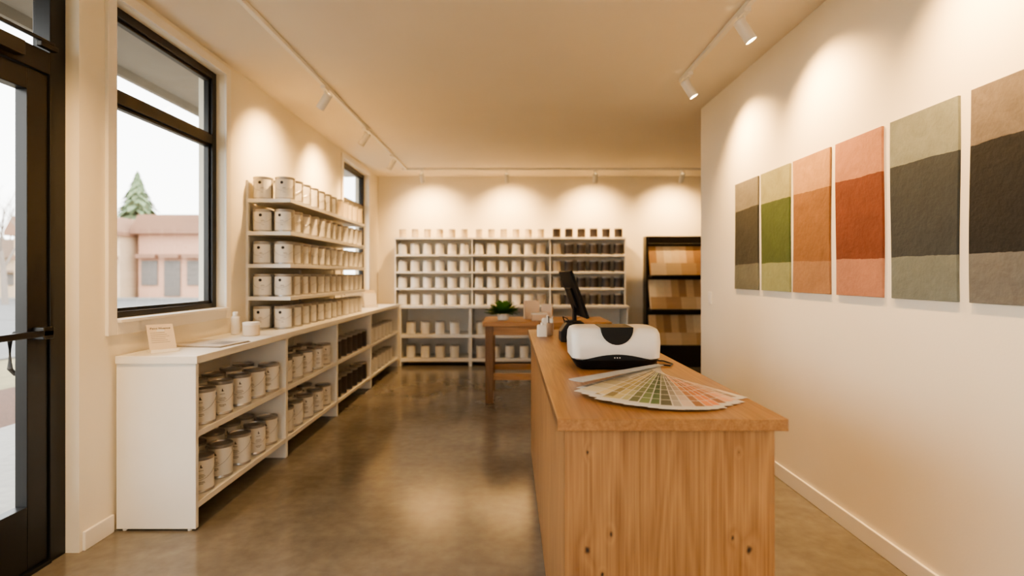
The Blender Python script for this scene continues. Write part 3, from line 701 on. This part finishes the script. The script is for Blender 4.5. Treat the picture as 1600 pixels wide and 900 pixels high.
# ------------------------------------------------------------------ things on the left worktop
def text_mesh(body, size, mt):
    cu = bpy.data.curves.new('txt', 'FONT'); cu.body = body; cu.size = size; cu.extrude = 0.0003; cu.align_x = 'CENTER'
    ob = bpy.data.objects.new('txt', cu); COL.objects.link(ob)
    dg = bpy.context.evaluated_depsgraph_get(); me = bpy.data.meshes.new_from_object(ob.evaluated_get(dg)); me.materials.clear(); me.materials.append(M[mt])
    bpy.data.objects.remove(ob); return me
o = Vector((-2.06, 3.24, CT+E)); T = Matrix.Translation(o) @ Matrix.Rotation(math.radians(46), 4, 'Z')
st = empty('brochure_stand', o, 'small tilted cream brochure on a little stand on the white worktop', 'brochure')
Tt = T @ Matrix.Rotation(math.radians(-34), 4, 'X')
B(MB().box(-0.07, 0.07, 0.0, 0.004, 0.004, 0.19, T=Tt), 'card', [mat('brochure_card', (220, 206, 188), 0.55)], o, st, bevel=0.001)
B(MB().box(-0.073, 0.073, -0.03, 0.10, 0, 0.004, T=T).box(-0.073, 0.073, -0.03, -0.027, 0.004, 0.02, T=T), 'stand_foot', ['trim'], o, st, bevel=0.001)
B(MB().box(-0.02, 0.02, 0.09, 0.093, 0.004, 0.12, T=T @ Matrix.Rotation(math.radians(6), 4, 'X')), 'stand_strut', ['trim'], o, st)
tm = text_mesh('Paint Nuance', 0.02, 'ink'); t_ = put(tm, 'title_text', o, st)
t_.matrix_local = Matrix.Translation(-o) @ Tt @ Matrix.Translation((0, -0.0008, 0.155)) @ Matrix.Rotation(math.pi/2, 4, 'X')
ll = MB()
for k in range(6): ll.box(-0.055, 0.02+0.03*((k*7) % 3)/3, -0.0006, -0.0001, 0.13-0.013*k, 0.1325-0.013*k, T=Tt)
B(ll, 'text_lines', ['inkgrey'], o, st)
o = Vector((-1.985, 3.60, CT+E)); T = Matrix.Translation(o) @ Matrix.Rotation(math.radians(-8), 4, 'Z')
bk = B(MB().box(-0.18, 0.0, -0.15, 0.15, 0.004, 0.012, T=T).box(0.002, 0.18, -0.15, 0.15, 0.004, 0.010, T=T), 'open_booklet', [mat('booklet_paper', (204, 196, 184), 0.6)], o, bevel=0.001, label='open white booklet lying flat on the white worktop', category='booklet')
B(MB().box(-0.186, 0.186, -0.156, 0.156, 0, 0.0038, T=T), 'cover', ['inkgrey'], o, bk)
m = MB()
for k in range(6): m.box(-0.15, -0.03, 0.09-0.03*k, 0.094-0.03*k, 0.0121, 0.0124, T=T)
m.box(0.03, 0.15, -0.07, 0.08, 0.0101, 0.0104, T=T)
B(m, 'printed_page', ['inkgrey'], o, bk)
o = Vector((-2.12, 4.2, CT+E))
r = B(MB().lathe([(0.028, 0), (0.032, 0.004), (0.032, 0.13), (0.018, 0.145)], 24, T=Matrix.Translation(o)), 'spray_bottle', ['paper'], o, smooth=40, label='tall white cylindrical bottle on the white worktop', category='bottle')
B(MB().lathe([(0.02, 0.146), (0.02, 0.17), (0.014, 0.174)], 20, T=Matrix.Translation(o)), 'cap', ['trim'], o, r, smooth=40)
o = Vector((-1.96, 4.12, CT+E))
r = B(MB().lathe([(0.055, 0), (0.06, 0.005), (0.06, 0.075), (0.056, 0.08)], 28, T=Matrix.Translation(o)), 'round_jar', [mat('jar', (222, 210, 192), 0.45)], o, smooth=40, label='short cream round jar with lid on the white worktop', category='jar')
B(MB().lathe([(0.0605, 0.0805), (0.0605, 0.098), (0.056, 0.102)], 28, T=Matrix.Translation(o)), 'lid', ['paper'], o, r, smooth=40)
o = Vector((-1.98, 7.7, CT+E)); T = Matrix.Translation(o) @ Matrix.Rotation(math.radians(35), 4, 'Z')
r = empty('brochure_stand', o, 'cream brochures in a low stand at the worktop end', 'brochure')
B(MB().box(-0.1, 0.1, -0.05, 0.06, 0, 0.03, T=T), 'stand_foot', ['paper'], o, r, bevel=0.003)
for k in range(3):
    B(MB().box(-0.09, 0.09, -0.03+0.03*k, -0.025+0.03*k, 0.0305, 0.2+0.03*k, T=T @ Matrix.Rotation(math.radians(-12), 4, 'X')), 'card', ['label2' if k else 'paper'], o, r)

# ------------------------------------------------------------------ plaster artworks on right wall
cols = [((122, 118, 106), (58, 59, 53), (104, 106, 95)), ((150, 150, 112), (68, 84, 46), (136, 142, 106)), ((176, 138, 102), (130, 92, 62), (150, 115, 87)), ((170, 124, 100), (108, 58, 42), (164, 118, 98)), ((122, 128, 119), (50, 57, 62), (104, 112, 109)), ((108, 100, 93), (26, 29, 33), (100, 102, 102))]
nm = ['olive grey', 'moss green', 'clay brown', 'terracotta red', 'grey green', 'charcoal black']
px = [(353, 390), (394, 440), (444, 503), (511, 586), (597, 705), (721, 885)]
for i, (p0, p1) in enumerate(px):
    yb_, ya_ = F*XR/p0, F*XR/p1
    z0 = 1.335; hh = 0.885
    o = Vector((XR-0.001, (ya_+yb_)/2, z0)); hw_ = (yb_-ya_)/2
    poly = []; n = 14
    rnd = random.Random(i)
    ph1, ph2 = rnd.uniform(0, 6), rnd.uniform(0, 6)
    for k in range(n+1): z = hh*k/n; poly.append((hw_-0.006*(1+math.sin(ph1+4*k/n)), z))
    for k in range(n, -1, -1): z = hh*k/n; poly.append((-hw_+0.004*(1+math.sin(ph2+5*k/n)), z))
    poly = [(u+o.y, w_+z0) for u, w_ in poly]
    B(MB().prism(poly, XR-0.013, XR+0.0, 'X'), 'plaster_artwork', [poster_mat('plaster_'+nm[i].replace(' ', '_'), *cols[i], i+1)], o, bevel=0.0015,
      label='textured plaster artwork in '+nm[i]+' with paler bands', category='wall art', group='plaster artworks on the wall')

# ------------------------------------------------------------------ black display rack
rx0, rx1, ry0, ry1 = 2.2, 3.25, 8.55, 9.0
rk = empty('display_rack', ((rx0+rx1)/2, (ry0+ry1)/2, 0), 'tall black metal display rack with three tiers of sample boards', 'rack')
for xx in (rx0, rx1-0.035):
    B(MB().box(xx, xx+0.035, ry0+0.25, ry1, 0, 2.08).box(xx, xx+0.035, ry0, ry0+0.25, 0, 0.5), 'side_panel', ['black'], (xx, ry0, 0), rk, bevel=0.003)
for z0, z1 in ((0.0, 0.34), (0.88, 0.91), (1.42, 1.45), (1.97, 2.08)):
    B(MB().box(rx0+0.036, rx1-0.036, ry0+0.04 if z1 < 2 else ry0+0.24, ry1-0.021, z0, z1), 'shelf', ['black'], (rx0, ry0, z0), rk, bevel=0.003)
B(MB().box(rx0+0.036, rx1-0.036, ry1-0.02, ry1-0.002, 0.341, 1.969), 'back_panel', ['black'], (rx0, ry1, 0.3), rk)
bc = [(234, 210, 172), (218, 188, 146), (240, 224, 194), (202, 168, 126), (188, 152, 114), (236, 216, 180), (174, 138, 102), (224, 204, 170)]
bmats = [wood('sample_wood_%d' % i, c, tuple(int(v*0.92) for v in c), 'Z') for i, c in enumerate(bc)]
lc = [(214, 190, 152), (198, 168, 130), (226, 206, 174), (184, 152, 116), (210, 188, 152)]
lmats = [wood('sample_veneer_%d' % i, c, tuple(int(v*0.92) for v in c), 'X') for i, c in enumerate(lc)]
for ti, z in enumerate((0.34, 0.91, 1.45)):
    for j in range(8):
        xx = rx0+0.042+0.1208*j
        T = Matrix.Translation((xx, ry0+0.15, z+0.002)) @ Matrix.Rotation(math.radians(-16), 4, 'X')
        B(MB().box(0, 0.1203, 0, 0.01, 0, 0.485, T=T), 'sample_board', [bmats[(j*3+ti*2) % 8]], (xx, ry0+0.15, z), bevel=0.001,
          label='tall flat wood finish sample sheet in the black rack', category='sample board', group='tall sample boards in the black rack')
    for j in range(4):
        xx = rx0+0.042+0.2416*j
        T = Matrix.Translation((xx, ry0+0.07, z+0.002)) @ Matrix.Rotation(math.radians(-16), 4, 'X')
        B(MB().box(0, 0.2411, 0, 0.01, 0, 0.20, T=T), 'sample_board', [lmats[(j*2+ti) % 5]], (xx, ry0+0.07, z), bevel=0.001,
          label='low flat tan sample sheet in the black rack', category='sample board', group='low sample boards in the black rack')

# ------------------------------------------------------------------ exterior
M['walk'] = concrete('sidewalk_concrete', (132, 128, 122), (154, 150, 144), 0.8, 0.8)
M['asphalt'] = mat('asphalt', (104, 102, 100), 0.9, var=0.1, scale=3)
M['grass'] = mat('dry_grass', (126, 116, 84), 0.95, var=0.2, scale=9, bump=0.5)
M['mulch'] = mat('mulch', (86, 60, 46), 0.95, var=0.5, scale=30, bump=0.8)
B(MB().box(-90, XL-WT-0.001, -30, 120, -0.3, -0.06).box(XL-WT-0.001, 40, -30, YF-0.16, -0.3, -0.06), 'ground', ['grass'], kind='structure')
B(MB().box(-4.9, XL-WT-0.001, -25, 60, -0.06, -0.02).box(XL-WT, 10, -5, YF-0.16, -0.06, -0.02), 'sidewalk', ['walk'], kind='structure')
B(MB().box(-6.6, -4.9, -25, 60, -0.06, -0.035), 'mulch_bed', ['mulch'], kind='structure')
B(MB().box(-60, -20, 18, 32.8, -0.06, -0.03).box(-20, -6.7, 18, 32.8, -0.06, -0.03), 'road', ['asphalt'], kind='structure')
B(MB().box(-20, -9, -25, 17.9, -0.06, -0.03), 'parking_lot', ['asphalt'], kind='structure')
B(MB().box(-60, -6.7, 32.9, 33.4, -0.06, 0.08), 'curb', ['walk'], kind='structure')
B(MB().box(-3.35, XL-WT-0.001, -3, 10, 3.25, 3.35).box(-3.39, -3.35, -3, 10, 3.17, 3.5).box(XL-WT-0.03, XL-WT-0.001, -3, 10, 3.1, 3.25), 'trim_3', [mat('soffit', (130, 124, 116), 0.8)], kind='structure')
M['glassdark'] = mat('shop_glass', (112, 104, 98), 0.3)
def building(x0, x1, y0, y1, h, rgb, roof, nwin, label):
    o = Vector(((x0+x1)/2, y0, -0.06)); r = empty('commercial_building', o, label, 'building')
    wm = mat('stucco', rgb, 0.9, var=0.05); rm = mat('roofing', roof, 0.8)
    B(MB().box(x0, x1, y0, y1, -0.06, h), 'wall', [wm], o, r)
    B(MB().box(x0-0.2, x1+0.2, y0-0.5, y1+0.3, h, h+0.25).prism([(x0-0.2, h+0.25), (x1+0.2, h+0.25), (x1-0.3, h+1.2), (x0+0.3, h+1.2)], y0-0.5, y1, 'Y'), 'roof', [rm], o, r)
    step = (x1-x0)/nwin
    for k in range(nwin):
        xa = x0+step*k+step*0.15; xb = xa+step*0.7
        zb = 0.1 if k % 3 == 1 else 0.8
        B(MB().box(xa, xb, y0-0.08, y0-0.005, zb, h*0.58), 'window' if zb > 0.5 else 'door', [M['glassdark']], (xa, y0, zb), r)
        B(MB().box(xa-0.1, xb+0.1, y0-0.5, y0-0.01, h*0.62, h*0.68), 'awning', [rm], (xa, y0, h*0.62), r)
building(-31.0, -24.4, 34, 44, 3.9, (212, 184, 154), (150, 116, 94), 5, 'pale tan single-storey shop with brown roof across the street')  # shop colours here and below are paled to imitate haze
building(-23.9, -19.5, 35, 46, 4.1, (200, 156, 132), (148, 112, 92), 3, 'haze-paled pink brick shopfront with flat awning across the street')
building(-47, -31.6, 36, 44, 2.6, (200, 178, 150), (140, 120, 104), 7, 'low tan roadside building with shallow roof')
o = Vector((-34.6, 50.5, -0.06)); ft = empty('fir_tree', o, 'tall conical green fir tree behind the shops', 'tree')
B(MB().tube([o, o+Vector((0, 0, 10.8))], [0.25, 0.05], 8), 'trunk', [mat('bark', (120, 104, 90), 0.9)], o, ft)
m = MB()
rf = random.Random(5)
for k in range(1000):
    u = rf.random()**0.8; z = 1.2+9.7*u; R = (4.4*(1-u)**0.9+0.15)*rf.uniform(0.4, 1.15); a = rf.uniform(0, 6.283)
    T = Matrix.Translation(o+Vector((0, 0, z))) @ Matrix.Rotation(a, 4, 'Z')
    b = len(m.v); wd = 0.18+0.10*R
    for p in ((0, 0, 0.35), (R*0.6, wd, 0.0), (R, 0, -0.35-0.1*R), (R*0.6, -wd, 0.0), (R*0.5, 0, 0.16)): m.v.append(T @ Vector(p))
    for f in ((0, 1, 4), (1, 2, 4), (2, 3, 4), (3, 0, 4)): m.face([b+i for i in f], 0)
B(m, 'foliage', [mat('fir_needles', (112, 128, 96), 0.95, var=0.25, scale=2)], o, ft)
def bare(x, y, h, seed):
    rnd = random.Random(seed); o = Vector((x, y, -0.06)); m = MB()
    def br(p, d, L, r, dep):
        pts = [p]; rr = [r]; q = p
        for s_ in range(4):
            d = (d+Vector((rnd.uniform(-.15, .15), rnd.uniform(-.15, .15), 0.04))).normalized(); q = q+d*L/4; pts.append(q); rr.append(r*(1-0.13*(s_+1)))
        m.tube(pts, rr, 5)
        if dep > 0:
            for c in range(4):
                i = rnd.choice((2, 3, 4)); a = rnd.uniform(0, 6.28); nd = (d*0.8+Vector((math.cos(a), math.sin(a), 0.3))*0.75).normalized()
                br(pts[i], nd, L*0.66, rr[i]*0.6, dep-1)
    br(o, Vector((0, 0, 1)), h*0.4, h*0.018, 4)
    B(m, 'bare_tree', [mat('branch', (140, 128, 118), 0.9)], o, label='leafless deciduous tree with fine branching across the street', category='tree')
bare(-25.5, 27.5, 9, 3); bare(-47, 51, 14, 5)

# ------------------------------------------------------------------ world
wd = bpy.data.worlds.new('world'); S.world = wd; wd.use_nodes = True
nt = wd.node_tree; bg = nt.nodes['Background']
tc = nt.nodes.new('ShaderNodeTexCoord'); sp = nt.nodes.new('ShaderNodeSeparateXYZ'); nt.links.new(tc.outputs['Generated'], sp.inputs[0])
rp = nt.nodes.new('ShaderNodeValToRGB'); rp.color_ramp.elements[0].color = (1.0, 0.98, 0.95, 1); rp.color_ramp.elements[1].color = (0.95, 0.97, 1.0, 1); rp.color_ramp.elements[1].position = 0.6
nt.links.new(sp.outputs[2], rp.inputs['Fac']); nt.links.new(rp.outputs[0], bg.inputs['Color'])
bg.inputs['Strength'].default_value = 6.2
try: S.view_settings.look = 'AgX - Medium High Contrast'
except Exception as e: print('look', e)

# ------------------------------------------------------------------ camera
cd = bpy.data.cameras.new('camera'); cam = bpy.data.objects.new('camera', cd); COL.objects.link(cam)
cam.location = (0, 0, H); cam.rotation_euler = (math.radians(90), 0, 0)
cd.sensor_width = 36; cd.lens = F/1600*36; cd.shift_y = -20/1600; cd.shift_x = 3/1600; cd.clip_end = 300
cd.dof.use_dof = True; cd.dof.focus_distance = 2.7; cd.dof.aperture_fstop = 1.3
S.camera = cam
